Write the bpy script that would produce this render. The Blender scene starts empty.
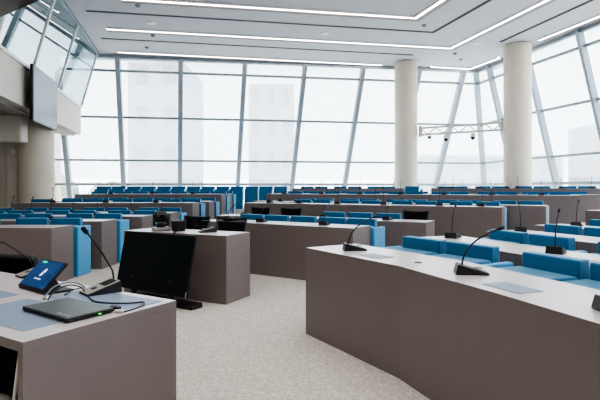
import bpy, bmesh, math, random
from mathutils import Vector, Matrix
random.seed(4)
PI = math.pi
col = bpy.context.scene.collection
HC = 1.27            # eye height

# ------------------------------------------------------------------ materials
def mat(name, rgb, rough=.5, spec=.5, metal=0, emit=None, estr=0, noise=None, bump=None, nscale=40):
    m = bpy.data.materials.new(name); m.use_nodes = True
    nt = m.node_tree; b = nt.nodes['Principled BSDF']
    b.inputs['Base Color'].default_value = (*rgb, 1)
    b.inputs['Roughness'].default_value = rough
    b.inputs['Metallic'].default_value = metal
    b.inputs['Specular IOR Level'].default_value = spec
    if emit:
        b.inputs['Emission Color'].default_value = (*emit, 1)
        b.inputs['Emission Strength'].default_value = estr
    if noise or bump:
        tc = nt.nodes.new('ShaderNodeTexCoord')
        n = nt.nodes.new('ShaderNodeTexNoise'); n.inputs['Scale'].default_value = nscale
        n.inputs['Detail'].default_value = 4
        nt.links.new(tc.outputs['Object'], n.inputs['Vector'])
        if noise:
            r = nt.nodes.new('ShaderNodeValToRGB')
            r.color_ramp.elements[0].position = .35; r.color_ramp.elements[1].position = .65
            r.color_ramp.elements[0].color = (*[c*(1-noise) for c in rgb], 1)
            r.color_ramp.elements[1].color = (*[min(1, c*(1+noise)) for c in rgb], 1)
            nt.links.new(n.outputs['Fac'], r.inputs['Fac'])
            nt.links.new(r.outputs['Color'], b.inputs['Base Color'])
        if bump:
            bp = nt.nodes.new('ShaderNodeBump'); bp.inputs['Strength'].default_value = bump
            bp.inputs['Distance'].default_value = .01
            nt.links.new(n.outputs['Fac'], bp.inputs['Height'])
            nt.links.new(bp.outputs['Normal'], b.inputs['Normal'])
    return m

M = {}
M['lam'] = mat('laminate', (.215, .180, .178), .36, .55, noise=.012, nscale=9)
M['lam_lit'] = mat('laminate_lit_top', (.56, .515, .53), .28, .6, noise=.03, nscale=14)  # same laminate as the fronts; window light on the tops put into colour
M['dark'] = mat('shade_joint_black', (.012, .011, .012), .8, .2)
M['pad'] = mat('desk_pad', (.22, .285, .39), .45, .5)
M['blue'] = mat('blue_fabric', (.011, .145, .31), .6, .5, noise=.12, bump=.25, nscale=160)
M['blue_lit'] = mat('blue_fabric_lit', (.07, .32, .60), .8, .35, noise=.08, bump=.2, nscale=160)  # lighter copy of the seat fabric; window light on the sides painted in
M['blk'] = mat('black_plastic', (.014, .015, .018), .42, .5)
M['blkm'] = mat('black_rubber', (.02, .02, .022), .75, .3)
M['screen'] = mat('black_glass', (.004, .009, .014), .3, .2)
M['grey'] = mat('grey_plastic', (.31, .30, .285), .4, .5)
M['silver'] = mat('silver', (.55, .56, .58), .3, .5, metal=.7)
M['steel'] = mat('neck_steel', (.10, .10, .11), .35, .5, metal=.6)
M['white'] = mat('white_plastic', (.8, .8, .79), .4, .5)
M['cream'] = mat('cream_paint', (.70, .655, .58), .6, .3, noise=.02, nscale=3)
M['column'] = mat('column_plaster', (.72, .65, .54), .55, .35, noise=.02, nscale=3)
M['beige'] = mat('beige_panel', (.58, .52, .46), .55, .35, noise=.04, nscale=5)
M['beige2'] = mat('beige_wall', (.66, .62, .57), .6, .3)
M['ceil'] = mat('ceiling_paint', (.64, .64, .66), .75, .25, noise=.01, nscale=2)
M['slot'] = mat('slot_black', (.05, .052, .055), .6, .3)
M['ltrim'] = mat('light_trim', (.36, .31, .30), .5, .3)
M['led'] = mat('led', (1, 1, 1), .5, emit=(1, .93, .88), estr=9.0)
M['alu'] = mat('aluminium_frame', (.34, .39, .44), .35, .5, metal=.1)
M['alud'] = mat('aluminium_dark', (.26, .30, .33), .4, .5, metal=.25)
M['alul'] = mat('aluminium_light', (.86, .86, .85), .4, .5)
M['canopy'] = mat('dark_brown_bulkhead', (.014, .010, .010), .25, .6)
M['tv'] = mat('grey_screen', (.075, .10, .13), .25, .5)
M['green'] = mat('green_led', (.05, .6, .05), .4, emit=(.1, 1, .1), estr=1.2)
M['tag'] = mat('tablet_tag', (.02, .5, .3), .4, emit=(.05, .7, .35), estr=.6)
M['logo'] = mat('screen_white', (.9, .9, .95), .5, emit=(.8, .88, 1), estr=.7)
M['usb'] = mat('usb_white', (.75, .72, .68), .4)
M['cabg'] = mat('cable_grey', (.20, .21, .25), .45)
M['bld'] = mat('concrete_pale', (.42, .43, .44), .8, noise=.05, nscale=.5)
M['bld2'] = mat('concrete_window', (.25, .28, .32), .5)
M['grnd'] = mat('outside_ground', (.42, .43, .42), .9)
M['tree'] = mat('outside_tree', (.22, .26, .21), .9)

for k_ in ('blue', 'blue_lit'):
    b_ = M[k_].node_tree.nodes['Principled BSDF']
    b_.inputs['Sheen Weight'].default_value = 1.0; b_.inputs['Sheen Roughness'].default_value = .45; b_.inputs['Sheen Tint'].default_value = (.45,.8,1,1)
# carpet
m = mat('carpet', (.47, .43, .38), .95, .15); M['carpet'] = m
nt = m.node_tree; b = nt.nodes['Principled BSDF']
tc = nt.nodes.new('ShaderNodeTexCoord')
n1 = nt.nodes.new('ShaderNodeTexNoise'); n1.inputs['Scale'].default_value = 95; n1.inputs['Detail'].default_value = 3
n2 = nt.nodes.new('ShaderNodeTexVoronoi'); n2.inputs['Scale'].default_value = 45
mx = nt.nodes.new('ShaderNodeMix'); mx.data_type = 'FLOAT'; mx.inputs[0].default_value = .35
r = nt.nodes.new('ShaderNodeValToRGB')
r.color_ramp.elements[0].position = .3; r.color_ramp.elements[0].color = (.42, .395, .36, 1)
r.color_ramp.elements[1].position = .62; r.color_ramp.elements[1].color = (.68, .65, .605, 1)
nt.links.new(tc.outputs['Object'], n1.inputs['Vector']); nt.links.new(tc.outputs['Object'], n2.inputs['Vector'])
nt.links.new(n1.outputs['Fac'], mx.inputs[2]); nt.links.new(n2.outputs['Distance'], mx.inputs[3])
nt.links.new(mx.outputs[0], r.inputs['Fac']); nt.links.new(r.outputs['Color'], b.inputs['Base Color'])
bp = nt.nodes.new('ShaderNodeBump'); bp.inputs['Strength'].default_value = .4; bp.inputs['Distance'].default_value = .01
nt.links.new(n1.outputs['Fac'], bp.inputs['Height']); nt.links.new(bp.outputs['Normal'], b.inputs['Normal'])

# tablet screen
m = mat('tablet_screen', (.01, .03, .1), .25, .5); M['tabscr'] = m
nt = m.node_tree; b = nt.nodes['Principled BSDF']
tc = nt.nodes.new('ShaderNodeTexCoord'); n1 = nt.nodes.new('ShaderNodeTexNoise'); n1.inputs['Scale'].default_value = 14
r = nt.nodes.new('ShaderNodeValToRGB'); r.color_ramp.elements[0].color = (.006, .03, .13, 1); r.color_ramp.elements[1].color = (.03, .14, .36, 1)
nt.links.new(tc.outputs['Object'], n1.inputs['Vector']); nt.links.new(n1.outputs['Fac'], r.inputs['Fac'])
nt.links.new(r.outputs['Color'], b.inputs['Emission Color']); b.inputs['Emission Strength'].default_value = .45

def shader_mix(name, parts):
    m = bpy.data.materials.new(name); m.use_nodes = True; nt = m.node_tree; nt.nodes.clear()
    out = nt.nodes.new('ShaderNodeOutputMaterial'); last = None
    for (typ, rgb, rough, fac) in parts:
        s = nt.nodes.new(typ); s.inputs['Color'].default_value = (*rgb, 1)
        if 'Roughness' in s.inputs: s.inputs['Roughness'].default_value = rough
        if last is None: last = s.outputs[0]
        else:
            mxn = nt.nodes.new('ShaderNodeMixShader'); mxn.inputs[0].default_value = fac
            nt.links.new(last, mxn.inputs[1]); nt.links.new(s.outputs[0], mxn.inputs[2]); last = mxn.outputs[0]
    nt.links.new(last, out.inputs['Surface'])
    return m
M['glass'] = shader_mix('window_glass', [('ShaderNodeBsdfTransparent', (.93, .97, .98), 0, 0), ('ShaderNodeBsdfGlossy', (.9, .95, 1), .02, .05)])
M['shade'] = shader_mix('roller_fabric', [('ShaderNodeBsdfTransparent', (.93, .96, .985), 0, 0), ('ShaderNodeBsdfTranslucent', (.33, .34, .35), 0, .40), ('ShaderNodeBsdfDiffuse', (.8, .81, .82), 0, .10)])
nt = M['shade'].node_tree
tcs = nt.nodes.new('ShaderNodeTexCoord'); mps = nt.nodes.new('ShaderNodeMapping'); mps.inputs['Scale'].default_value = (14, 14, .5)
nzs = nt.nodes.new('ShaderNodeTexNoise'); nzs.inputs['Scale'].default_value = 1.6; nzs.inputs['Detail'].default_value = 5
rps = nt.nodes.new('ShaderNodeValToRGB'); rps.color_ramp.elements[0].position = .3; rps.color_ramp.elements[1].position = .7
rps.color_ramp.elements[0].color = (.40, .425, .44, 1); rps.color_ramp.elements[1].color = (.70, .72, .74, 1)
nt.links.new(tcs.outputs['Object'], mps.inputs[0]); nt.links.new(mps.outputs[0], nzs.inputs['Vector']); nt.links.new(nzs.outputs['Fac'], rps.inputs['Fac'])
tl_ = [n for n in nt.nodes if n.type == 'BSDF_TRANSLUCENT'][0]; nt.links.new(rps.outputs['Color'], tl_.inputs['Color'])
M['booth'] = shader_mix('booth_glass', [('ShaderNodeBsdfTransparent', (.62, .74, .76), 0, 0), ('ShaderNodeBsdfGlossy', (.66, .76, .78), .015, .62)])
M['mesh'] = shader_mix('chair_mesh', [('ShaderNodeBsdfTransparent', (1, 1, 1), 0, 0), ('ShaderNodeBsdfDiffuse', (.012, .012, .015), .5, .92)])

# ------------------------------------------------------------------ mesh helpers
class MB:
    def __init__(s): s.bm = bmesh.new()
    def hexa(s, pts):
        v = [s.bm.verts.new(p) for p in pts]      # bottom 4 then top 4
        for f in ((3,2,1,0),(4,5,6,7),(0,1,5,4),(1,2,6,5),(2,3,7,6),(3,0,4,7)): s.bm.faces.new([v[i] for i in f])
        return s
    def box(s, x0, x1, y0, y1, z0, z1):
        return s.hexa([(x0,y0,z0),(x1,y0,z0),(x1,y1,z0),(x0,y1,z0),(x0,y0,z1),(x1,y0,z1),(x1,y1,z1),(x0,y1,z1)])
    def prism(s, poly, z0, z1):
        a = [s.bm.verts.new((p[0], p[1], z0)) for p in poly]; c = [s.bm.verts.new((p[0], p[1], z1)) for p in poly]
        n = len(poly)
        s.bm.faces.new(a[::-1]); s.bm.faces.new(c)
        for i in range(n): s.bm.faces.new([a[i], a[(i+1)%n], c[(i+1)%n], c[i]])
        return s
    def strip(s, A, B, z0, z1):
        """wall band between two offset polylines A and B"""
        for i in range(len(A)-1):
            s.hexa([(*A[i],z0),(*A[i+1],z0),(*B[i+1],z0),(*B[i],z0),(*A[i],z1),(*A[i+1],z1),(*B[i+1],z1),(*B[i],z1)])
        return s
    def quad(s, pts):
        s.bm.faces.new([s.bm.verts.new(p) for p in pts]); return s
    def bar(s, p, q, w, h=None, up=(0,0,1)):
        p = Vector(p); q = Vector(q); d = (q-p).normalized(); u = Vector(up)
        sd = d.cross(u)
        if sd.length < 1e-4: sd = d.cross(Vector((1,0,0)))
        sd.normalize(); u = sd.cross(d).normalized(); h = h or w
        a = sd*w/2; b2 = u*h/2
        return s.hexa([p-a-b2, p+a-b2, q+a-b2, q-a-b2, p-a+b2, p+a+b2, q+a+b2, q-a+b2])
    def tube(s, pts, r, n=8, cap=True):
        pts = [Vector(p) for p in pts]; rings = []
        for i, p in enumerate(pts):
            d = (pts[min(i+1, len(pts)-1)] - pts[max(i-1, 0)]).normalized()
            ref = Vector((0,0,1)) if abs(d.z) < .9 else Vector((1,0,0))
            a = d.cross(ref).normalized(); b2 = d.cross(a)
            rr = r[i] if isinstance(r, (list, tuple)) else r
            rings.append([s.bm.verts.new(p + (a*math.cos(2*PI*k/n) + b2*math.sin(2*PI*k/n))*rr) for k in range(n)])
        for i in range(len(rings)-1):
            for k in range(n): s.bm.faces.new([rings[i][k], rings[i][(k+1)%n], rings[i+1][(k+1)%n], rings[i+1][k]])
        if cap: s.bm.faces.new(rings[0][::-1]); s.bm.faces.new(rings[-1])
        return s
    def lathe(s, c, prof, n=32):
        rings = [[s.bm.verts.new((c[0]+r*math.cos(2*PI*k/n), c[1]+r*math.sin(2*PI*k/n), z)) for k in range(n)] for r, z in prof]
        for i in range(len(rings)-1):
            for k in range(n): s.bm.faces.new([rings[i][k], rings[i][(k+1)%n], rings[i+1][(k+1)%n], rings[i+1][k]])
        s.bm.faces.new(rings[0][::-1]); s.bm.faces.new(rings[-1])
        return s
    def build(s, name, m, parent=None, smooth=False, bevel=0, seg=2, kind=None):
        bmesh.ops.recalc_face_normals(s.bm, faces=s.bm.faces)
        me = bpy.data.meshes.new(name); s.bm.to_mesh(me); s.bm.free()
        if smooth:
            for p in me.polygons: p.use_smooth = True
        me.materials.append(m)
        o = bpy.data.objects.new(name, me); col.objects.link(o)
        if parent: o.parent = parent
        if bevel:
            bv = o.modifiers.new('b', 'BEVEL'); bv.width = bevel; bv.segments = seg; bv.limit_method = 'ANGLE'
            if smooth is False:
                for p in me.polygons: p.use_smooth = False
        if kind: o['kind'] = kind
        return o
def shaded_sides(o):  # top keeps the lit laminate copy, other faces take the darker one
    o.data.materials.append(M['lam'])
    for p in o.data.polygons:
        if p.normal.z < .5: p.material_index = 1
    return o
def tag(o, label, cat, group=None, kind=None):
    o['label'] = label; o['category'] = cat
    if group: o['group'] = group
    if kind: o['kind'] = kind
    return o
def empty(name, loc=(0,0,0), rz=0):
    o = bpy.data.objects.new(name, None); o.location = loc; o.rotation_euler = (0,0,rz); o.empty_display_size = .1
    col.objects.link(o); return o
def copy_tree(o, parent=None):
    c = o.copy(); col.objects.link(c); c.parent = parent
    for ch in list(o.children): copy_tree(ch, c)
    return c
ORD = ['first','second','third','fourth','fifth','sixth','seventh','eighth','ninth','tenth','eleventh','twelfth','thirteenth',
       'fourteenth','fifteenth','sixteenth','seventeenth','eighteenth','nineteenth','twentieth','twenty-first']

# ------------------------------------------------------------------ polyline helpers
def seglens(P): return [math.dist(P[i], P[i+1]) for i in range(len(P)-1)]
def at_s(P, s):
    L = seglens(P); i = 0
    while i < len(L)-1 and s > L[i]: s -= L[i]; i += 1
    t = ((P[i+1][0]-P[i][0])/L[i], (P[i+1][1]-P[i][1])/L[i])
    return (P[i][0]+t[0]*s, P[i][1]+t[1]*s), t
def offset(P, d):
    out = []
    for i in range(len(P)):
        ns = []
        for j in (i-1, i):
            if 0 <= j < len(P)-1:
                t = (P[j+1][0]-P[j][0], P[j+1][1]-P[j][1]); l = math.hypot(*t); ns.append((-t[1]/l, t[0]/l))
        if len(ns) == 1: nx, ny = ns[0]; k = 1
        else:
            nx, ny = ns[0][0]+ns[1][0], ns[0][1]+ns[1][1]; l = math.hypot(nx, ny); nx /= l; ny /= l
            k = 1/(nx*ns[0][0]+ny*ns[0][1])
        out.append((P[i][0]+nx*d*k, P[i][1]+ny*d*k))
    return out
def arc(c, right, xl, n=6):
    R = math.dist(c, right); a1 = math.atan2(right[1]-c[1], right[0]-c[0]); a0 = math.acos((xl-c[0])/R)
    return [(c[0]+R*math.cos(a0+(a1-a0)*k/n), c[1]+R*math.sin(a0+(a1-a0)*k/n)) for k in range(n+1)]

ZL = {0: 0.0, 1: .17, 2: .34, 3: .51}

# ------------------------------------------------------------------ prototypes
def arm_box(mb, sd):
    x0, x1 = (.285,.355) if sd > 0 else (-.355,-.285)
    mb.box(min(x0,x1,key=abs)-(.05 if sd > 0 else 0), min(x0,x1,key=abs)+(0 if sd > 0 else .05), -.02, .06, .25, .33)
    return mb.box(x0, x1, -.30, .09, 0, .715)
def make_chair(side):
    r = empty('auditorium_chair')
    MB().box(-.226,.226, 0,.10, .30,.82).build('backrest', M['blue'], r, bevel=.012)
    MB().box(-.235,.235, -.28,-.008, .16,.722).build('seat', M['blue'], r, bevel=.02)
    MB().box(-.20,.20, -.10,.06, .0,.155).build('plinth', M['blkm'], r)
    if side: arm_box(MB(), side).build('side_panel', M['blue_lit'], r, bevel=.014)
    return r
def make_chair_low(side):
    m_ = MB(); m_.box(-.24,.24, 0,.105, .30,.82); m_.box(-.235,.235, -.28,-.008, .0,.722)
    if side: arm_box(m_, side)
    return m_.build('auditorium_chair', M['blue'])
def make_mic(hz=1.05, ln=.95, rr=.0055):
    # local: +y points towards the seat; wedge tall at the front (-y), origin on the desk top
    r = empty('desk_microphone')
    MB().hexa([(-.065,-.085,0),(.065,-.085,0),(.05,.115,0),(-.05,.115,0),
               (-.06,-.07,.062),(.06,-.07,.062),(.045,.11,.012),(-.045,.11,.012)]).build('base', M['blk'], r, bevel=.006)
    pts = []
    for k in range(11):
        t = k/10
        pts.append((.0, -.04+ln*(.02*t+.20*t*t), .052+hz*(.27*t-.06*t*t)))
    MB().tube(pts, rr, 6).build('gooseneck', M['blk'], r, smooth=True)
    d = (Vector(pts[-1])-Vector(pts[-2])).normalized(); p = Vector(pts[-1])
    MB().tube([p-d*.004, p+d*.004, p+d*.03, p+d*.038], [.007,.011,.012,.006], 10).build('capsule', M['blk'], r, smooth=True)
    MB().box(-.022,.022,.03,.075,.036,.042).build('button_panel', M['grey'], r)
    return r
def make_mesh_chair():
    r = empty('mesh_office_chair')
    # back local: faces -y ; top wide
    mb = MB(); N = 8
    rows = []
    for j in range(6):
        z = .50+.41*j/5; w = .175+.04*j/5
        rows.append([mb.bm.verts.new((-w+2*w*i/N, .03+.05*(1-((i-N/2)/(N/2))**2)+.05*(j/5), z-.018*(j/5)*math.cos(PI*(i/N-.5)))) for i in range(N+1)])
    for j in range(5):
        for i in range(N): mb.bm.faces.new([rows[j][i], rows[j][i+1], rows[j+1][i+1], rows[j+1][i]])
    mb.build('backrest', M['mesh'], r, smooth=True)
    fr = MB()
    fr.tube([(-.22+.44*i/N, .08+.05*(1-((i-N/2)/(N/2))**2), .91-.018*math.cos(PI*(i/N-.5))) for i in range(N+1)], .012, 8)
    for s in (-1, 1): fr.tube([(s*.175,.03,.50),(s*.195,.055,.7),(s*.22,.08,.915)], .013, 8)
    fr.tube([(-.175,.03,.50),(0,.08,.49),(.175,.03,.50)], .013, 8)
    fr.tube([(0,.08,.5),(0,.06,.42),(0,-.05,.40)], .02, 8)
    fr.build('back_frame', M['blk'], r, smooth=True)
    MB().box(-.23,.23,-.42,.03,.41,.47).build('seat', M['blkm'], r, bevel=.02)
    for s in (-1, 1):
        MB().bar((s*.245,-.32,.63),(s*.245,-.05,.63),.05,.025).bar((s*.245,-.18,.43),(s*.245,-.18,.62),.03).bar((s*.2,-.18,.43),(s*.245,-.18,.43),.03).build('armrest', M['blk'], r)
    MB().tube([(0,-.18,.40),(0,-.18,.10)], .028, 10).build('gas_lift', M['steel'], r)
    b_ = MB()
    for k in range(5):
        a = 2*PI*k/5+.3; b_.bar((0,-.18,.10),(.29*math.cos(a),-.18+.29*math.sin(a),.075),.045,.03)
    b_.build('star_base', M['blk'], r)
    for k in range(5):
        a = 2*PI*k/5+.3; x, y = .29*math.cos(a), -.18+.29*math.sin(a)
        MB().tube([(x-.02,y,.03),(x+.02,y,.03)], .03, 10).build('caster', M['blkm'], r)
    return r
chair_hi = {k: make_chair(k) for k in (-1,0,1)}; chair_lo = {k: make_chair_low(k) for k in (-1,0,1)}; mic0 = make_mic(); mic_tall = make_mic(1.3, .45, .0055); mesh0 = make_mesh_chair()
protos = list(chair_hi.values()) + list(chair_lo.values()) + [mic0, mic_tall, mesh0]
def place(proto, p, t, z, label, cat, group, dd=0):
    o = copy_tree(proto)
    n = (-t[1], t[0])
    o.location = (p[0]+n[0]*dd, p[1]+n[1]*dd, z); o.rotation_euler = (0,0,math.atan2(t[1], t[0]))
    tag(o, label, cat, group)
    return o

# ------------------------------------------------------------------ desk rows
DEPTH = .55
def desk_row(P, lvl, label, pads=None, seams=None, grommets=None):
    z = ZL[lvl]; r = empty('conference_desk', (P[-1][0], P[-1][1], z))
    Pl = [(p[0]-P[-1][0], p[1]-P[-1][1]) for p in P]
    A0 = Pl; A1 = offset(Pl, .03); B0 = offset(Pl, DEPTH)
    shaded_sides(MB().strip(A0, B0, .722, .75).build('worktop', M['lam_lit'], r))
    MB().strip(A0, A1, 0, .7215).build('front_panel', M['lam'], r)
    for (i, j, s) in ((0, 1, 1), (-1, -2, -1)):
        a = Vector(A1[i]); b_ = Vector(B0[i]); t = (Vector(A1[j])-a).normalized()*.03
        pts = [a, a+t, b_+t, b_]
        MB().prism([(p.x, p.y) for p in pts], 0, .7215).build('end_panel', M['lam'], r)
    for s in (pads or []):
        (p, t) = at_s(Pl, s); n = (-t[1], t[0])
        c = (p[0]+n[0]*.17, p[1]+n[1]*.17)
        q = [(c[0]+t[0]*a+n[0]*b2, c[1]+t[1]*a+n[1]*b2) for a, b2 in ((-.13,-.08),(.13,-.08),(.13,.08),(-.13,.08))]
        MB().prism(q, .7505, .7525).build('desk_pad', M['pad'], r)
    for s in (grommets or []):
        (p, t) = at_s(Pl, s); n = (-t[1], t[0]); c = (p[0]+n[0]*.22, p[1]+n[1]*.22)
        MB().lathe(c, [(.028,.7505),(.028,.753),(.02,.753)], 14).build('cable_grommet', M['blk'], r)
    for s in (seams or []):
        (p, t) = at_s(Pl, s); n = (-t[1], t[0])
        q = [(p[0]+t[0]*a+n[0]*b2, p[1]+t[1]*a+n[1]*b2) for a, b2 in ((-.0015,-.0012),(.0015,-.0012),(.0015,.002),(-.0015,.002))]
        MB().prism(q, .0, .7215).build('panel_joint', M['dark'], r)
    tag(r, label, 'desk', 'long conference desks in rows')
    return r

nch = 0
def seats(P, lvl, name, ss, hi, from_right=False, off=.92, z=None, extra=''):
    """chairs along the row; ss = distances along the polyline"""
    global nch
    Q = offset(P, off) if off else P
    LQ = sum(seglens(Q)); n = len(ss)
    for i, s in enumerate(ss):
        p, t = at_s(Q, s)
        k = n-1-i if from_right else i
        lab = f'blue folding seat, {ORD[k]} from the {"right" if from_right else "left"} behind {name}'
        gl = i == 0 or ss[i]-ss[i-1] > .57; gr = i == n-1 or ss[i+1]-ss[i] > .57
        sd = 1 if gr else (-1 if i == 0 else 0)
        place((chair_hi if hi else chair_lo)[sd], p, t, ZL[lvl], lab, 'chair', 'blue upholstered seats behind the desks'); nch += 1
def pairs(s0, s1, a=.52, g=.72):
    out = []; s = s0; k = 0
    while s < s1: out.append(s); s += a if k % 2 == 0 else g; k += 1
    return out
def rpairs(P, lo, end=.36, off=.92):
    LQ = sum(seglens(offset(P, off)))
    return sorted(LQ-end-q for q in pairs(0, LQ-end-lo))
def mics(P, lvl, name, ss, off=.28, rz=0, from_right=False):
    n = len(ss)
    for i, s in enumerate(ss):
        p, t = at_s(P, s)
        k = n-1-i if from_right else i
        o = place(mic0 if P is R1 or name == 'the front centre desk' else mic_tall, p, t, ZL[lvl]+.7505, f'black gooseneck desk microphone, {ORD[k]} from the {"right" if from_right else "left"} on {name}', 'microphone', 'gooseneck microphones on the desks', off)
        o.rotation_euler[2] += rz + random.uniform(-.25, .25)

# right block
R1 = [(.05,4.19),(.66,3.20),(.97,2.38),(1.15,1.83),(1.2,1.1)]
n_ = 'the nearest right-hand desk'
desk_row(R1, 0, 'nearest mauve-grey conference desk curving out of frame at lower right', pads=[.72,1.97], grommets=[1.12])
seats(R1, 0, n_, [.45,.97,1.70,2.22], True)
mics(R1, 0, n_, [.36,1.56,2.50], off=.24, rz=-.35)
R2 = [(1.22,5.08),(1.72,3.78),(2.10,2.7),(2.3,1.5)]
n_ = 'the second right-hand desk'
desk_row(R2, 0, 'second mauve-grey conference desk from the front in the right block', pads=[1.9])
seats(R2, 0, n_, [.38,.91,1.64,2.17], True, off=.84)
mics(R2, 0, n_, [.2,1.45,2.8], off=.33, rz=.7)
R3 = [(2.25,5.8),(2.75,4.62),(3.2,3.4),(3.4,2.0)]
n_ = 'the third right-hand desk'
desk_row(R3, 0, 'third mauve-grey conference desk from the front in the right block')
seats(R3, 0, n_, [.33,.86,1.58,2.11], True, off=.84)
mics(R3, 0, n_, [.2,1.35,2.6], off=.33, rz=.7)
R4 = [(3.3,6.75),(3.85,5.6),(4.3,4.4),(4.5,3.0)]
n_ = 'the fourth right-hand desk'
desk_row(R4, 0, 'fourth mauve-grey conference desk from the front in the right block')
seats(R4, 0, n_, [.45,.98,1.7,2.23], True, off=.84)
mics(R4, 0, n_, [.4,1.6,2.8], off=.33, rz=.5)
R5 = [(4.5,7.57),(5.05,6.4),(5.5,5.0)]
n_ = 'the fifth right-hand desk'
desk_row(R5, 1, 'fifth mauve-grey conference desk at the right edge, raised one step')
seats(R5, 1, n_, [.7,1.2,1.9], False); mics(R5, 1, n_, [.3,1.5], off=.25)

# centre block
C1 = [(-1.6,7.68),(.68,6.19)]
n_ = 'the front centre desk'
desk_row(C1, 0, 'front mauve-grey conference desk of the centre block with two microphones in view', pads=[.9,2.1])
seats(C1, 0, n_, [.335,.863,1.394,1.922,2.42], True, off=.85)
mics(C1, 0, n_, [.38,1.03,2.14], off=.28)
C2 = [(-1.6,9.15),(1.9,7.23)]
n_ = 'the second centre desk'
desk_row(C2, 0, 'second mauve-grey conference desk of the centre block with black chair at its right end')
seats(C2, 0, n_, [2.01,2.54,3.07], True, off=.95)
mics(C2, 0, n_, [.5,2.15,3.3], off=.28)
C3 = [(-1.33,11.4),(1.24,10.0),(3.66,8.7)]
n_ = 'the third centre desk'
desk_row(C3, 1, 'third mauve-grey conference desk of the centre block, raised one step')
L_ = sum(seglens(C3))
seats(C3, 1, n_, rpairs(C3, .5), True, from_right=True)
mics(C3, 1, n_, [.55,1.35,2.3,3.35,4.5,5.3], off=.3)
C4 = [(-1.25,12.75),(1.9,11.05),(4.78,9.33)]
n_ = 'the fourth centre desk'
desk_row(C4, 1, 'fourth mauve-grey conference desk of the centre block, its right end past the third')
seats(C4, 1, n_, rpairs(C4, .6), False, from_right=True)
mics(C4, 1, n_, [.7,2.0,3.3,4.6,5.9], off=.3)
C5 = [(-1.03,14.6),(2.9,13.1),(6.73,11.5)]
n_ = 'the fifth centre desk'
desk_row(C5, 2, 'fifth mauve-grey conference desk of the centre block, raised two steps')
L_ = sum(seglens(C5))
seats(C5, 2, n_, rpairs(C5, .3), False, from_right=True)
mics(C5, 2, n_, [.5+1.17*k for k in range(7)], off=.3)
C6 = [(-.95,15.9),(3.8,14.4),(8.2,12.9)]
n_ = 'the sixth centre desk'
desk_row(C6, 2, 'sixth mauve-grey conference desk of the centre block, ending at the right edge')
seats(C6, 2, n_, pairs(.5, sum(seglens(C6))-.1, .52, .72), False)
mics(C6, 2, n_, [.8+1.3*k for k in range(6)], off=.3)
C7 = [(-.27,17.3),(3.6,16.6)]
n_ = 'the rear desk left of the column'
desk_row(C7, 3, 'rear mauve-grey conference desk left of the round column, raised three steps')
seats(C7, 3, n_, pairs(.4, 3.8, .52, .72), False, off=.85)
mics(C7, 3, n_, [.35,.95,1.6,2.4,3.2], off=.3)
C8 = [(4.35,15.9),(9.0,13.75)]
n_ = 'the rear desk between the two columns'
desk_row(C8, 3, 'rear mauve-grey conference desk right of the left column, raised three steps')
seats(C8, 3, n_, pairs(.3, 5.0, .52, .72), False, off=.85)
mics(C8, 3, n_, [.3,.65,1.5,2.3,2.6,3.8,4.6], off=.3)

# left block
CL = (-4.0, -2.0)
Ls = [((-3.22,6.22),-6.8,0),((-3.10,7.50),-6.9,0),((-2.88,8.75),-6.8,0),((-2.68,9.95),-6.7,0),
      ((-2.52,11.25),-6.66,1),((-2.37,12.5),-6.6,1),((-2.32,14.2),-6.6,2),((-2.30,15.5),-6.4,2)]
for i, (rt, xl, lv) in enumerate(Ls):
    P = arc(CL, rt, xl, 5); L_ = sum(seglens(P))
    n_ = f'the {ORD[i]} left-block desk'
    desk_row(P, lv, f'{ORD[i]} mauve-grey conference desk of the left block counted from the front' + (', raised one step' if lv == 1 else ', raised two steps' if lv == 2 else ''))
    ss = [L_+.05*i*.0+.9*L_/13.4*0 - s for s in ([.02+.505*0] if 0 else [])]
    Q = offset(P, .92); LQ = sum(seglens(Q))
    sr = [LQ-.33-s for s in pairs(0, LQ-.5, .52, .72)]
    seats(P, lv, n_, sorted(sr), i < 4, from_right=True)
    ms = sorted([L_-.95-1.2*k for k in range(int((L_-1.1)/1.2)+1)])
    mics(P, lv, n_, ms, off=.28, rz=.1, from_right=True)
# rear line of seats on the top platform
S9 = [(-7.3,17.2),(-3.5,17.6),(-.2,17.6)]
for i, s in enumerate(pairs(.25, sum(seglens(S9))-.1, .52, .54)):
    p, t = at_s(S9, s)
    place(chair_lo[0], p, t, ZL[3], f'blue folding seat, {ORD[i]} from the left in the last line below the glazing', 'chair', 'blue upholstered seats behind the desks'); nch += 1
# seats in the rear aisle beside the column
place(chair_lo[1], (3.97,16.98), (.96,-.28), ZL[3], 'blue seat standing free just in front of the left round column', 'chair', 'blue upholstered seats behind the desks')

# black mesh chairs
for (x, y, a, lab) in ((-.84,9.80,-.45,'left one of two black mesh office chairs behind the front centre seats'),
                       (-.20,9.46,-.35,'right one of two black mesh office chairs behind the front centre seats'),
                       (1.98,8.28,-.45,'black mesh office chair at the right end of the second centre desk'),
                       (-1.49,6.72,-.45,'left black mesh office chair behind the desk with the tilted monitor'),
                       (-.94,6.36,-.30,'right black mesh office chair behind the desk with the tilted monitor')):
    o = copy_tree(mesh0); o.location = (x, y, 0); o.scale = (1, 1, .955); o.rotation_euler = (0,0,a); tag(o, lab, 'chair', 'black mesh office chairs')

# ------------------------------------------------------------------ monitor desk
D5 = [(-2.15,5.86),(-.80,5.22)]
DEPTH = .49
desk_row(D5, 0, 'short mauve-grey desk in the middle with a large tilted monitor leaning before it')
DEPTH = .55
p, t = at_s(D5, 1.32)
o = place(mic0, (-1.08,5.66), t, .7505, 'black microphone lying flat on the desk behind the tilted monitor', 'microphone', None); o.rotation_euler[2] = 2.2
for ch in o.children:
    if ch.name.startswith('gooseneck') or ch.name.startswith('capsule'): ch.scale = (1,.8,.18); ch.location = (0,0,.035)
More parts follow.
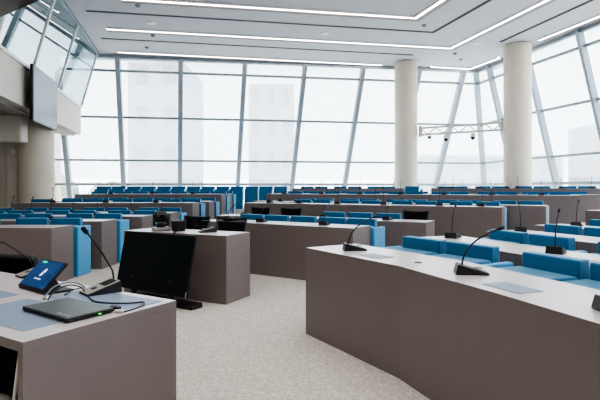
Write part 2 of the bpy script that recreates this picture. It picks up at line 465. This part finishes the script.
# large monitor: right-bottom (-1.19,5.0)
wd = Vector((-.94,.60,0)).normalized(); aw = Vector((.61,.79,0)).normalized()
mo = empty('display_monitor', (-1.625,5.15,0), math.atan2(-wd.y, -wd.x))
# local: x to the right (towards camera right), y away
W, Hh = 1.115, .63; tl = math.radians(12.5)
def mt(x, d, h): return (x, d*math.cos(tl)+h*math.sin(tl), .155 + h*math.cos(tl) - d*math.sin(tl))
def mslab(x0, x1, d0, d1, h0, h1):
    return MB().hexa([mt(x0,d0,h0),mt(x1,d0,h0),mt(x1,d1,h0),mt(x0,d1,h0),mt(x0,d0,h1),mt(x1,d0,h1),mt(x1,d1,h1),mt(x0,d1,h1)])
mslab(-W/2,W/2,0,.03,0,Hh).build('casing', M['blkm'], mo, bevel=.004)
mslab(-W/2+.012,W/2-.012,-.003,.001,.02,Hh-.012).build('screen', M['screen'], mo)
mslab(W/2-.008,W/2-.002,-.004,-.001,.0,.06).build('corner_badge', M['silver'], mo)
MB().box(-.45,.52,.12,.28,0,.05).bar((-.3,.04,.02),(-.3,.05,.3),.05).bar((.3,.04,.02),(.3,.05,.3),.05).build('floor_stand', M['blk'], mo, bevel=.004)
tag(mo, 'large black flat monitor tilted back on a low floor stand before the short desk', 'monitor')
# conference camera on that desk
cam_o = empty('conference_camera', (-1.69,5.83,.7505), .5)
MB().box(-.10,.11,-.075,.075,0,.045).build('base', M['grey'], cam_o, bevel=.015)
MB().lathe((0,0), [(.055,.04),(.05,.08),(.045,.10)], 16).build('swivel', M['blk'], cam_o, smooth=True)
MB().box(-.09,-.07,-.03,.03,.07,.2).box(.07,.09,-.03,.03,.07,.2).box(-.09,.09,-.03,.03,.065,.085).build('yoke', M['blk'], cam_o)
MB().tube([(-.065,0,.17),(.065,0,.17)], .068, 18).build('camera_head', M['blk'], cam_o, smooth=False, bevel=.01)
MB().tube([(0,-.05,.17),(0,-.085,.17)], .035, 16).build('lens', M['screen'], cam_o)
tag(cam_o, 'black swivel conference camera on a silver base at left of the short desk', 'camera')
sp = empty('desk_speaker', (-1.47,5.80,.7505), .45)
MB().box(-.075,.075,-.06,.06,0,.13).build('body', M['blk'], sp, bevel=.012)
MB().box(-.06,.06,-.063,-.058,.015,.11).build('grille', M['blkm'], sp)
tag(sp, 'small black cube speaker next to the swivel camera on the short desk', 'speaker')
MB().tube([(-1.40,5.42,.757),(-1.44,5.46,.757),(-1.46,5.55,.757),(-1.45,5.75,.757)], .006, 6).build('camera_cable', M['blk'], smooth=True)
tag(bpy.data.objects['camera_cable'], 'thin black cable running forward from the cube speaker on the short desk', 'cable')

# ------------------------------------------------------------------ podium desk (foreground left)
u = Vector((-.875,.485,0)).normalized(); v = Vector((.51,.86,0)).normalized()
u = Vector((-v.y, v.x, 0))
c0 = Vector((-.932,1.615,0))      # near right corner
pd = empty('presiding_desk', (c0.x, c0.y, 0), math.atan2(-u.y, -u.x))
# local: x = right (towards the corner, so desk extends -x), y = away
PW, PD = 3.2, .705
shaded_sides(MB().box(-PW, 0, 0, PD, .715, .75).build('worktop', M['lam_lit'], pd))
MB().box(-.032, 0, 0, PD, 0, .7145).build('end_panel', M['lam'], pd)
MB().box(-PW, -PW+.032, 0, PD, 0, .7145).build('end_panel', M['lam'], pd)
MB().box(-PW+.033, -.033, PD-.03, PD, 0, .7145).build('front_panel', M['dark'], pd)  # near-black colour stands for the shade inside the open desk
MB().box(-.22, -.036, .06, PD-.04, .1, .13).build('inner_shelf', M['dark'], pd)  # coloured near-black as well, for the shade under the worktop
for (x0, x1, y0, y1) in ((-.62,-.12,.07,.37),(-.58,-.04,.43,.66),(-1.22,-.74,.07,.40),(-1.9,-1.35,.07,.40)):
    MB().box(x0, x1, y0, y1, .7503, .7518).build('desk_pad', M['pad'], pd, bevel=0)
tag(pd, 'mauve-grey presiding desk with blue-grey inlaid pads in the left foreground', 'desk')

# laptop
lw = Vector((.83,-.56,0)).normalized()
lp = empty('laptop', (-.975,2.015,.7518), math.atan2(lw.y, lw.x))
MB().box(-.17,.17,-.102,.102,.003,.011).build('keyboard_base', M['blk'], lp, bevel=.003)
MB().box(-.17,.17,-.102,.102,.012,.020).build('lid', mat('laptop_lid', (.075,.085,.09), .4, .5), lp, bevel=.004)
MB().box(.164,.1712,-.03,.095,.004,.010).build('side_ports', M['blkm'], lp)
MB().box(.1695,.1725,.03,.042,.005,.010).build('power_light', M['green'], lp)
def text(body, size, m, parent, loc, rot, name, ext=.0006):
    cu = bpy.data.curves.new(name, 'FONT'); cu.body = body; cu.size = size; cu.extrude = ext; cu.align_x = 'CENTER'; cu.align_y = 'CENTER'
    cu.materials.append(m)
    t_ = bpy.data.objects.new(name, cu); col.objects.link(t_)
    bpy.context.view_layer.update()
    me = bpy.data.meshes.new_from_object(t_.evaluated_get(bpy.context.evaluated_depsgraph_get()))
    bpy.data.objects.remove(t_)
    o = bpy.data.objects.new(name, me); col.objects.link(o); o.parent = parent; o.location = loc; o.rotation_euler = rot
    return o
text('ThinkPad', .022, M['silver'], lp, (.10,-.078,.0206), (0,0,0), 'lid_lettering')
for x in (-.15,.15):
    for y in (-.09,.09): MB().lathe((x,y), [(.01,0),(.01,.003)], 10).build('rubber_foot', M['blkm'], lp)
tag(lp, 'closed black laptop with a green side light on the presiding desk', 'laptop')

# tablet on its stand
tb = empty('tablet_display', (-1.365,2.42,.7505), math.atan2(-.16,.21))
ta = math.radians(45)
def tt(x, d, h): return (x, d*math.sin(ta)+h*math.cos(ta), .014 + h*math.sin(ta) - d*math.cos(ta))
def tslab(x0,x1,d0,d1,h0,h1):
    return MB().hexa([tt(x0,d0,h0),tt(x1,d0,h0),tt(x1,d1,h0),tt(x0,d1,h0),tt(x0,d0,h1),tt(x1,d0,h1),tt(x1,d1,h1),tt(x0,d1,h1)])
tslab(-.135,.135,0,.012,0,.175).build('casing', M['blk'], tb, bevel=.003)
tslab(-.125,.125,-.0015,.0005,.012,.168).build('screen', M['tabscr'], tb)
tslab(-.09,-.045,-.003,-.0012,.152,.164).build('status_tag', M['tag'], tb)
lg = MB(); N = 20
ring = [(.016*math.cos(2*PI*k/N)*.72, .024*math.sin(2*PI*k/N)) for k in range(N)]
for k in range(N):
    a, b2 = ring[k], ring[(k+1)%N]
    lg.quad([tt(a[0]+.005+a[1]*.3,-.003,a[1]+.098), tt(b2[0]+.005+b2[1]*.3,-.003,b2[1]+.098), tt(b2[0]*.62+.005+b2[1]*.2,-.003,b2[1]*.62+.098), tt(a[0]*.62+.005+a[1]*.2,-.003,a[1]*.62+.098)])
lg.quad([tt(.0,-.003,.085),tt(.006,-.003,.085),tt(.014,-.003,.112),tt(.009,-.003,.112)])
lg.build('screen_emblem', M['logo'], tb)
ln = MB()
for k in range(9): ln.quad([tt(-.034+k*.0075,-.003,.055),tt(-.029+k*.0075,-.003,.055),tt(-.029+k*.0075,-.003,.061),tt(-.034+k*.0075,-.003,.061)])
ln.build('screen_caption', M['logo'], tb)
MB().box(-.12,.17,-.0,.14,0,.010).build('stand_foot', M['blk'], tb, bevel=.003)
MB().hexa([(-.06,.04,.01),(.06,.04,.01),(.06,.13,.01),(-.06,.13,.01),(-.06,.06,.07),(.06,.06,.07),(.06,.09,.07),(-.06,.09,.07)]).build('stand_wedge', M['blk'], tb)
tag(tb, 'tilted tablet with a lit blue screen and white emblem on the presiding desk', 'tablet')

# grey-topped conference units with long goosenecks
def unit(loc, rz, neck, label):
    r = empty('conference_microphone', loc, rz)
    MB().hexa([(-.065,-.11,0),(.065,-.11,0),(.065,.10,0),(-.065,.10,0),(-.065,-.11,.012),(.065,-.11,.012),(.065,.09,.066),(-.065,.09,.066)]).build('base', M['blk'], r, bevel=.004)
    MB().hexa([(-.063,-.108,.013),(.063,-.108,.013),(.063,.088,.067),(-.063,.088,.067),(-.063,-.108,.016),(.063,-.108,.016),(.063,.088,.071),(-.063,.088,.071)]).build('top_plate', M['grey'], r, bevel=.001)
    MB().hexa([(-.045,.0,.045),(.045,.0,.045),(.045,.075,.066),(-.045,.075,.066),(-.045,.0,.0475),(.045,.0,.0475),(.045,.075,.0685),(-.045,.075,.0685)]).build('speaker_grille', M['blkm'], r)
    MB().hexa([(-.02,-.06,.028),(.02,-.06,.028),(.02,-.035,.035),(-.02,-.035,.035),(-.02,-.06,.032),(.02,-.06,.032),(.02,-.035,.039),(-.02,-.035,.039)]).build('talk_button', M['blk'], r)
    Mi = (Matrix.Translation(Vector(loc)) @ Matrix.Rotation(rz, 4, 'Z') @ Matrix.Scale(.82, 4)).inverted(); neck = [Mi @ Vector(q) for q in neck]; r.scale = (.82,.82,.82)
    MB().tube(neck, .0055, 8).build('gooseneck', M['blk'], r, smooth=True)
    d = (Vector(neck[-1])-Vector(neck[-2])).normalized(); p = Vector(neck[-1])
    MB().tube([p-d*.01, p, p+d*.035, p+d*.045], [.006,.014,.014,.007], 12).build('capsule', M['blkm'], r, smooth=True)
    tag(r, label, 'microphone'); return r
rz0 = math.atan2(-u.y, -u.x)
unit((-.985,2.385,.7505), rz0-.25, [(-.945,2.44,.80),(-.955,2.445,.85),(-1.0,2.44,.93),(-1.05,2.43,1.01),(-1.075,2.42,1.045)],
     'grey wedge microphone unit with upright black gooseneck beside the laptop')
unit((-1.575,2.85,.7505), rz0-.2, [(-1.61,2.89,.80),(-1.625,2.885,.84),(-1.66,2.87,.875),(-1.74,2.83,.945),(-1.95,2.75,1.02),(-2.05,2.73,1.05)],
     'grey wedge microphone unit behind the tablet, gooseneck bending out of frame left')
# cables
def cable(name, pts, r, m, label):
    cu = []
    P = [Vector(p) for p in pts]; P = [P[0]*2-P[1]] + P + [P[-1]*2-P[-2]]
    for i in range(1, len(P)-2):
        for k in range(6):
            t = k/6; a, b2, c, d = P[i-1], P[i], P[i+1], P[i+2]
            cu.append(.5*((2*b2)+(c-a)*t+(2*a-5*b2+4*c-d)*t*t+(3*b2-a-3*c+d)*t*t*t))
    cu.append(P[-2])
    o = MB().tube(cu, r, 6).build(name, m, smooth=True); tag(o, label, 'cable'); return o
def D(x, y, h=.7505):
    Y = (h-HC)*480/(188-y); return ((x-300)/480*Y, Y, h)
cable('video_cable', [D(44,299,.76),D(47,294,.775),D(54,287,.80),D(65,283,.81),D(76,283,.80),D(84,287,.775),D(89,293,.758)], .0042, M['cabg'], 'thick grey cable arching from the tablet stand to the grey microphone unit')
cable('data_cable', [D(48,300,.76),D(52,294,.785),D(62,287,.80),D(72,285,.80),D(82,288,.78),D(86,294,.756)], .0035, M['blk'], 'black cable arching just below the thick grey one on the presiding desk')
cable('thin_cable', [D(65,295,.755),D(72,290,.755),D(82,288,.755)], .003, M['blk'], 'thin short black cable lying behind the laptop lid')
cable('power_cable', [D(88,296,.756),D(94,301,.756),D(110,303,.756),D(130,303,.756),D(143,302,.757),D(143,305,.757),D(134,309,.757),D(124,312,.759)], .0035, M['blk'], 'black cable looping from the microphone unit to the white plug')
pl = MB().box(-.022,.016,-.007,.007,0,.012).build('usb_plug', M['usb'], bevel=.003); pl.location = D(120,312.5,.7512); pl.rotation_euler = (0,0,-.1)
tag(pl, 'small white plug at the side of the closed laptop', 'plug')
pl = MB().box(-.03,.02,-.011,.011,0,.014).build('adapter_plug', M['blk'], bevel=.003); pl.location = D(116,309.5,.7512); pl.rotation_euler = (0,0,-.5)
tag(pl, 'black adapter plug at the green-lit corner of the laptop', 'plug')
tb_ = MB().tube([(-.012,0,.008),(.012,0,.008)], .008, 10).build('connector', M['white'], smooth=True); tb_.location = D(45,299.5,.752)
tag(tb_, 'small white connector at the far corner of the laptop', 'plug')
# handset / tube under the desk
cable('hanging_cable', [(-1.00,1.72,.70),(-1.005,1.71,.62),(-1.02,1.715,.52),(-1.03,1.72,.45)], .007, M['usb'], 'pale cable hanging in the open end of the presiding desk')
o = MB().tube([(-1.35,1.92,.47),(-1.08,1.76,.49),(-1.055,1.745,.492)], [.016,.02,.014], 12).build('cable_socket', M['grey'], smooth=True)
tag(o, 'grey tubular socket seen in the dark opening under the presiding desk', 'socket')
# second floor display left, seen beyond the desk
m2 = empty('display_monitor', (-2.35,3.72,0), math.atan2(-.27,.8))
tl = math.radians(-20)
def mt(x, d, h): return (x, d*math.cos(tl)+h*math.sin(tl), .12 + h*math.cos(tl) - d*math.sin(tl))
mslab(-.62,.62,0,.05,0,.71).build('casing', M['blk'], m2, bevel=.012)
mslab(-.6,.6,.05,.053,.02,.69).build('screen', M['screen'], m2)
MB().box(-.35,.35,-.12,.2,0,.02).bar((-.3,.02,.02),(-.3,.0,.2),.05).bar((.3,.02,.02),(.3,.0,.2),.05).build('floor_stand', M['blk'], m2)
tag(m2, 'black display seen low behind the presiding desk at the left edge', 'monitor')

for p_ in protos:
    for ch in list(p_.children): bpy.data.objects.remove(ch)
    bpy.data.objects.remove(p_)

# ------------------------------------------------------------------ floors
S = 'structure'
MB().prism([(-10,-4),(14,-4),(14,24),(-10,24)], -.2, 0).build('floor', M['carpet'], kind=S)
b1 = [(-10,9.4),(-6.4,10.35),(-4.4,10.95),(-2.5,10.95),(-1.4,11.0),(3.55,8.35),(4.25,7.35),(4.85,6.2),(5.4,4.8),(5.7,-3.9)]
b2_ = [(-10,12.4),(-6.4,13.3),(-2.3,13.9),(-1.1,14.2),(6.75,11.1),(7.4,9.5),(7.8,7),(8,-3.9)]
b3 = [(-10,15.9),(-6.4,16.4),(-2.3,16.85),(-.5,16.95),(3.6,16.3),(4.2,15.6),(9.2,13.3),(9.4,11),(9.6,-3.9)]
for i, bb in enumerate((b1, b2_, b3)):
    MB().prism([(-10,24)] + bb + [(14,-3.9),(14,24)], .0005+.17*i, .17*(i+1)).build('floor_terrace', M['carpet'], kind=S)
for o in bpy.data.objects:
    if o.name.startswith('floor_terrace'): o.name = 'floor'

# ------------------------------------------------------------------ ceiling
ZC = 6.1
MB().prism([(-12,-4.2),(13.5,-4.2),(10.8,3),(7.9,19.9),(-12,17.6)], ZC, ZC+.3).build('ceiling', M['ceil'], kind=S)
def C(x, y): Y = (ZC-HC)*480/(188-y); return ((x-300)/480*Y, Y)
nt_ = [0]
def band(P, d, z0, z1, name, m, parent=None, kind=None):
    A = offset(P, -d/2); B = offset(P, d/2); return MB().strip(A, B, z0, z1).build(name, m, parent, kind=kind)
def ext(p, q, k): return (q[0]+(q[0]-p[0])*k, q[1]+(q[1]-p[1])*k)
A_l, A_c, A_r = C(163,.5), C(415.5,17), C(441,0)
B_l, B_c, B_r = C(106.5,28), C(450.5,47.5), C(545,0)
C_l, C_r = C(118,51.3), C(382,64.3)
C2_l, C2_c, C2_r = C(431,66), C(470,68.3), C(499,57.3)
D_l, D_r = C(539,39.5), C(600,15)
S1_l, S1_c, S1_r = C(86,10.8), C(433,32.3), C(490,0)
S2_l, S2_r = C(101,38.2), C(413,55)
S3_l, S3_r = C(500,42), C(592,0)
lights = [([ext(A_c,A_l,.15),A_c,ext(A_c,A_r,1.2)], 'bent strip light nearest the camera on the ceiling'),
          ([B_l,B_c,ext(B_c,B_r,.8)], 'longest bent strip light running across the middle of the ceiling'),
          ([C_l,C_r], 'straight strip light along the top of the rear glazing'),
          ([C2_l,C2_c,C2_r], 'short bent strip light in the far ceiling corner between the columns'),
          ([D_l,ext(D_l,D_r,1.5)], 'strip light at upper right beside the right column')]
for P, lab in lights:
    r_ = empty('strip_light', (P[0][0], P[0][1], ZC))
    Q = [(p[0]-P[0][0], p[1]-P[0][1]) for p in P]
    band(Q, .09, -.035, -.006, 'diffuser', M['led'], r_)
    MB().strip(offset(Q,.046), offset(Q,.20), -.05, -.001).build('outer_trim', M['ltrim'], r_)
    MB().strip(offset(Q,-.075), offset(Q,-.046), -.04, -.001).build('inner_trim', M['alul'], r_)
    tag(r_, lab, 'light')
for P in ([ext(S1_c,S1_l,0),S1_c,ext(S1_c,S1_r,.6)], [S2_l,S2_r], [S3_l,ext(S3_l,S3_r,.5)]):
    nt_[0] += 1; band(P, .12, ZC-.006, ZC-.0005, f'trim_{nt_[0]}', M['slot'], kind=S)
for (x, y, w, lab) in ((138,5,0,'dark ceiling sensor nearest the upper left corner'),(151,22.5,1,'white round ceiling speaker at upper left'),
                (153,35,0,'dark ceiling sensor just below the white round speaker'),(147,47,0,'dark ceiling sensor above the left end of the rear strip light'),
                (325,33,1,'white round ceiling speaker in the middle of the ceiling'),(424,25,0,'dark ceiling sensor inside the bend of the strip lights'),
                (476,43,1,'white round ceiling speaker left of the right column'),(455,53,0,'dark ceiling sensor outside the bend, upper one'),(461,59,0,'dark ceiling sensor outside the bend, lower one')):
    X, Y = C(x, y)
    if w:
        r_ = empty('ceiling_speaker', (X, Y, ZC)); MB().lathe((0,0), [(.13,-.03),(.15,0)], 20).build('rim', M['white'], r_)
        MB().lathe((0,0), [(.08,-.035),(.1,-.031)], 20).build('grille', M['alul'], r_)
        tag(r_, lab, 'speaker')
    else:
        r_ = empty('ceiling_sensor', (X, Y, ZC)); MB().lathe((0,0), [(.05,-.05),(.075,-.01),(.08,0)], 16).build('dome', M['ltrim'], r_)
        MB().lathe((0,0), [(.02,-.06),(.03,-.051)], 12).build('lens', M['blk'], r_)
        tag(r_, lab, 'sensor')

# ------------------------------------------------------------------ rear glazing
ZB = .52
def bk(x, z):           # point on rear glazing: x = plan X at ceiling height
    h = ZC - z
    return Vector((x - .118*h, 17.43 + .158*(x+6.6) + .452*h, z))
CORN = 7.28
def Xtop(px): # top abscissa for pixel at ceiling line
    x = 0
    for _ in range(30): x = (px-300)/480*(17.43+.158*(x+6.6))
    return x
xs = [Xtop(-60), Xtop(-2), Xtop(58), 0, 0, 0, 0, 0, 0, 0]
xs = [Xtop(p) for p in (-5, 57, 118, 181, 245, 305, 363, 419, 463)]
cb = lambda z: Vector((CORN+ (1.22/4.62)*(ZC-z), 19.64+(2.30/4.62)*(ZC-z), z))
lev = [5.59, 3.99, 2.39, 1.46]
wn = [0]
def bay(pa, pb, mullion_at='a', shade=True, nrm=None, zb=ZB, mw=.17, shz=1.62):
    """pa,pb: functions z->point for left and right borders"""
    wn[0] += 1
    q = lambda f, z, o=0: f(z) + nrm*o
    w = MB().quad([q(pa,zb), q(pb,zb), q(pb,ZC), q(pa,ZC)]).build(f'window_{wn[0]}', M['glass'], kind=S)
    MB().bar(q(pa,zb,-.09), q(pa,ZC,-.09), mw, .22, up=nrm).build('mullion', M['alu'], w)
    for z in lev[:-1]:
        MB().bar(q(pa,z,-.05), q(pb,z,-.05), .1, .075).build('transom', M['alud'], w)
    MB().bar(q(pa,1.46,-.09), q(pb,1.46,-.09), .16, .10).build('sill_rail', M['alu'], w)
    MB().bar(q(pa,ZC-.05,-.06), q(pb,ZC-.05,-.06), .12, .12).build('head_rail', M['alu'], w)
    if shade:
        a1, b1_ = q(pa,ZC-.1,.06), q(pb,ZC-.1,.06); a0, b0 = q(pa,shz,.06), q(pb,shz,.06)
        da = (b1_-a1)*.03; db = (b0-a0)*.03
        MB().quad([a0+db, b0-db, b1_-da, a1+da]).build('roller_shade', M['shade'], w)
    return w
nb = Vector((-.156*.9,.988*.9,.43)).normalized()   # outward normal of rear glazing (roughly)
fx = [(lambda z, x=x: bk(x, z)) for x in xs]
fx.append(cb)
for i in range(len(fx)-1): bay(fx[i], fx[i+1], nrm=nb)
# right glazing
def rt(y): # plan function along the right wall by top depth
    k = (19.64-y)/5.06; tx = CORN + 1.28*k*.98
    o_ = min(1.45, 1.15+.12*k)
    T = Vector((tx, y, ZC)); B = T + Vector((o_, o_*.25, -4.62))
    return lambda z: T + (B-T)*((ZC-z)/4.62)
nr = Vector((.95,.22,.25)).normalized()
ys = [19.64, 18.84, 16.8, 14.58, 12.3, 10, 7.7, 5.4, 3.1, .8, -1.5, -3.8]
fr_ = [rt(y) for y in ys]; fr_[0] = cb
for i in range(len(fr_)-1): bay(fr_[i], fr_[i+1], nrm=nr, mw=.11)

# ------------------------------------------------------------------ walls
MB().box(-12,14,-4.2,-4,0,6.1).build('wall_back', M['cream'], kind=S)
MB().box(-9.9,-9.7,-4,19.5,0,6.1).build('wall_left', M['cream'], kind=S)
# mezzanine on the left
def mz(Y, dx=0): return -7.17 + (17.05-Y)*.229 + dx
def fascia_pt(Y): return -7.76 + (17.0-Y)*.229
Y0, Y1 = 5.0, 17.0
MB().hexa([(fascia_pt(Y0)-.2,Y0,3.16),(fascia_pt(Y0),Y0,3.16),(fascia_pt(Y1),Y1,3.16),(fascia_pt(Y1)-.2,Y1,3.16),
           (fascia_pt(Y0)-.2,Y0,4.1),(fascia_pt(Y0),Y0,4.1),(fascia_pt(Y1),Y1,4.1),(fascia_pt(Y1)-.2,Y1,4.1)]).build('wall_mezzanine', M['cream'], kind=S)
MB().prism([(fascia_pt(Y0)-.21,Y0),(fascia_pt(Y1)-.21,Y1),(-9.6,Y1),(-9.6,Y0)], 3.2, 3.35).build('floor_mezzanine', M['beige2'], kind=S)
MB().prism([(fascia_pt(Y0)-.21,Y0),(fascia_pt(Y1)-.21,Y1),(fascia_pt(Y1)-.6,Y1),(fascia_pt(Y0)-.6,Y0)], 3.12, 3.19).build('trim_20', M['beige'], kind=S)
# sill + booth windows
def bt(Y, z):
    k = (z-4.1)/2.0
    return Vector((fascia_pt(Y)*(1-k) + mz(Y)*k, Y, z))
ysb = [17.0, 14.0, 11.75, 9.5, 7.2, 5.0]
for i in range(5):
    a, c = ysb[i], ysb[i+1]; wn[0] += 1
    w = MB().quad([bt(c,4.1), bt(a,4.1), bt(a,ZC), bt(c,ZC)]).build(f'window_{wn[0]}', M['booth'], kind=S)
    MB().bar(bt(a,4.1), bt(a,ZC), .06, .06, up=(1,.2,0)).build('mullion', M['alul'], w)
    MB().bar(bt(a,4.13), bt(c,4.13), .07, .07).build('bottom_rail', M['alul'], w)
    MB().bar(bt(a,ZC-.04), bt(c,ZC-.04), .10, .09).build('head_rail', M['alud'], w)
MB().box(-9.65,-8.9,15.2,17.3,3.36,6.09).build('wall_booth', M['beige2'], kind=S)
# bulkhead under mezzanine, beige panels, left wall end
MB().box(-9.6,-6.98,12.0,12.35,2.42,3.11).build('wall_bulkhead', M['cream'], kind=S, bevel=.05)
MB().box(-9.6,-7.91,12.9,13.1,0,3.11).build('wall_panel', M['beige'], kind=S)
MB().box(-7.905,-7.62,12.95,13.2,0,3.11).build('wall_pier', M['beige2'], kind=S)
MB().box(-9.6,-8.3,14.6,14.8,0,3.11).build('wall_recess', M['beige2'], kind=S)
# dark bulkhead at top left
q_ = [(-5.50,8.80),(-4.33,8.0),(-3.3,5.0),(-5.0,5.0)]
MB().hexa([(*p_,4.4) for p_ in q_]+[(*p_,4.7) for p_ in q_]).build('trim_21', M['canopy'], kind=S)
# columns
for (x, y, r_, z0, z1, lab) in ((4.06,18.4,.43,.51,ZC,'round cream column left of the truss'),(7.34,16.2,.44,.51,ZC,'round cream column right of the truss'),(-7.19,13.1,.44,.17,3.11,'round cream column under the mezzanine at left')):
    e = empty('round_column', (x, y, z0))
    MB().lathe((0,0), [(r_,0.01),(r_,z1-z0-.04)], 48).build('shaft', M['column'], e, smooth=False)
    MB().lathe((0,0), [(r_-.03,z1-z0-.04),(r_-.03,z1-z0-.002)], 48).build('shadow_collar', M['beige'], e)
    for p_ in e.children[0].data.polygons: p_.use_smooth = len(p_.vertices) == 4
    tag(e, lab, 'column')
# sensor on wall
o = MB().lathe((0,0), [(.07,0),(.07,.05),(.04,.08)], 16).build('wall_sensor', M['white'], smooth=False); o.location = (-7.75,12.99,2.25); o.rotation_euler = (PI/2,0,0)
tag(o, 'small white round sensor on the pier under the mezzanine', 'sensor')
# hung display
tv = empty('hanging_display')
def tvp(Y, d, z): return (-6.36+(11.3-Y)*.229*1.0+d, Y, z)
Ya, Yb = 11.1, 13.15
zt, zb_ = 4.15, 2.83
def tvq(o0, o1, y0, y1, z0, z1):
    f = lambda Y, o_: (fascia_pt(Y)+.16+o_)
    return MB().hexa([(f(y0,o0),y0,z0),(f(y0,o1),y0,z0),(f(y1,o1),y1,z0),(f(y1,o0),y1,z0),(f(y0,o0),y0,z1),(f(y0,o1),y0,z1),(f(y1,o1),y1,z1),(f(y1,o0),y1,z1)])
tvq(0,.07,Ya,Yb,zb_,zt).build('casing', M['blk'], tv, bevel=.008)
tvq(.0705,.075,Ya+.05,Yb-.04,zb_+.03,zt-.03).build('screen', M['tv'], tv)
tvq(-.15,-.005,Ya+.8,Yb-.8,3.4,3.8).build('wall_bracket', M['blk'], tv)
tag(tv, 'large grey switched-off display hung on the mezzanine front', 'display')

# truss
tr = empty('lighting_truss')
a0 = Vector((4.54,18.09,0)); a1 = Vector((6.95,16.48,0))
for z in (3.52,3.27): MB().bar(a0+Vector((0,0,z)), a1+Vector((0,0,z)), .065).build('chord', M['cream'], tr)
wb = MB(); N = 10
for k in range(N):
    p_ = a0.lerp(a1, k/N); q_ = a0.lerp(a1, (k+1)/N); zz = (3.28,3.51) if k % 2 else (3.51,3.28)
    wb.bar(p_+Vector((0,0,zz[0])), q_+Vector((0,0,zz[1])), .035)
wb.build('web_bracing', M['cream'], tr)
for p_ in (a0, a1): MB().box(p_.x-.05,p_.x+.05,p_.y-.08,p_.y+.08,3.2,3.6).build('end_plate', M['beige2'], tr)
tag(tr, 'cream lattice truss spanning between the two round columns', 'truss')
for k, (f_, lab, w_) in enumerate(((.12,'small dark lamp clamped low at the left of the truss',0),(.33,'white hanging camera under the left part of the truss',1),(.66,'white hanging camera under the right part of the truss',1))):
    p_ = a0.lerp(a1, f_); e = empty('truss_camera', (p_.x, p_.y, 3.215))
    MB().box(-.06,.06,-.06,.06,-.10 if w_ else -.03,0).build('mount', M['cream'], e)
    MB().lathe((0,0), [(.03,-.24),(.07,-.20),(.075,-.12),(.06,-.10)] if w_ else [(.03,-.12),(.06,-.09),(.06,-.03)], 16).build('lens_dome', M['blk'] if True else M['white'], e)
    if w_: MB().lathe((0,0), [(.09,-.13),(.09,-.10)], 16).build('collar', M['white'], e)
    tag(e, lab, 'camera')

# ------------------------------------------------------------------ outside
MB().box(-150,150,24.5,260,-8.2,-8).build('ground_outside', M['grnd'], kind=S)
def building(x0, x1, y, z1, label, rows, cols, dep=12):
    e = empty('building', (x0, y, -8))
    MB().box(0,x1-x0,0,dep,0,z1+8).build('wall', M['bld'], e)
    for r in range(rows):
        for c in range(cols):
            w = (x1-x0)/cols; z = (z1+8)*(r+.45)/rows
            MB().box(c*w+w*.3, c*w+w*.7, -.08, .02, z, z+(z1+8)/rows*.45).build('window', M['bld2'], e)
    tag(e, label, 'building')
building(-21.5,-14.5,60,17,'pale tower seen through the glazing at left',5,2)
building(-8,-1,75,17.5,'pale tower seen through the glazing left of centre',5,3)
building(16,34,62,5.5,'pale low building seen through the glazing between the columns',4,5)
building(38,64,56,9.5,'pale building with dark windows beyond the right glazing',4,5)
for k, (x, z, r_) in enumerate(((-27.5,.6,3.4),(-20.5,0,2.8),(-35,1.2,3.4),(-14,-.8,2.4))):
    e = empty('tree', (x, 52, -8))
    mb = MB(); bmesh.ops.create_icosphere(mb.bm, subdivisions=3, radius=r_)
    for vtx in mb.bm.verts: vtx.co *= 1+random.uniform(-.12,.12); vtx.co.z += z+8-r_*.3
    mb.build('crown', M['tree'], e); MB().tube([(0,0,0),(0,0,6)], .4, 8).build('trunk', M['tree'], e)
    tag(e, f'{["grey-green tree left of centre in the row","small grey-green tree right of centre in the row","grey-green leftmost tree in the row","lowest grey-green tree, rightmost in the row"][k]} outside the left window', 'tree', 'trees outside')

# ------------------------------------------------------------------ light
sc = bpy.context.scene
w = bpy.data.worlds.new('sky'); sc.world = w; w.use_nodes = True; nt = w.node_tree
bg = nt.nodes['Background']
tcw = nt.nodes.new('ShaderNodeTexCoord'); sep = nt.nodes.new('ShaderNodeSeparateXYZ')
rmp = nt.nodes.new('ShaderNodeValToRGB')
rmp.color_ramp.elements[0].position = 0; rmp.color_ramp.elements[0].color = (.50,.515,.53,1)
rmp.color_ramp.elements[1].position = .40; rmp.color_ramp.elements[1].color = (.49,.51,.54,1)
e_ = rmp.color_ramp.elements.new(.62); e_.color = (.93,.96,1,1)
nt.links.new(tcw.outputs['Generated'], sep.inputs[0]); nt.links.new(sep.outputs['Z'], rmp.inputs['Fac']); nt.links.new(rmp.outputs['Color'], bg.inputs['Color'])
bg.inputs['Strength'].default_value = 6.2
def area(name, loc, rot, sx, sy, e, colr=(1,1,1)):
    l = bpy.data.lights.new(name, 'AREA'); l.shape = 'RECTANGLE'; l.size = sx; l.size_y = sy; l.energy = e; l.color = colr
    o = bpy.data.objects.new(name, l); o.location = loc; o.rotation_euler = rot; col.objects.link(o); return o
area('ceiling_fill', (0, 3, 5.9), (0,0,0), 9, 8, 300, (1,.95,.9))

cd = bpy.data.cameras.new('cam'); cam = bpy.data.objects.new('camera', cd); col.objects.link(cam)
cam.location = (0,0,HC); cam.rotation_euler = (PI/2,0,0)
cd.lens = 28.8; cd.sensor_width = 36; cd.shift_y = -12/600; cd.clip_end = 500; cd.clip_start = .05
sc.camera = cam
sc.view_settings.view_transform = 'AgX'
sc.view_settings.look = 'AgX - High Contrast'
sc.view_settings.exposure = 0.3
print('chairs', nch)
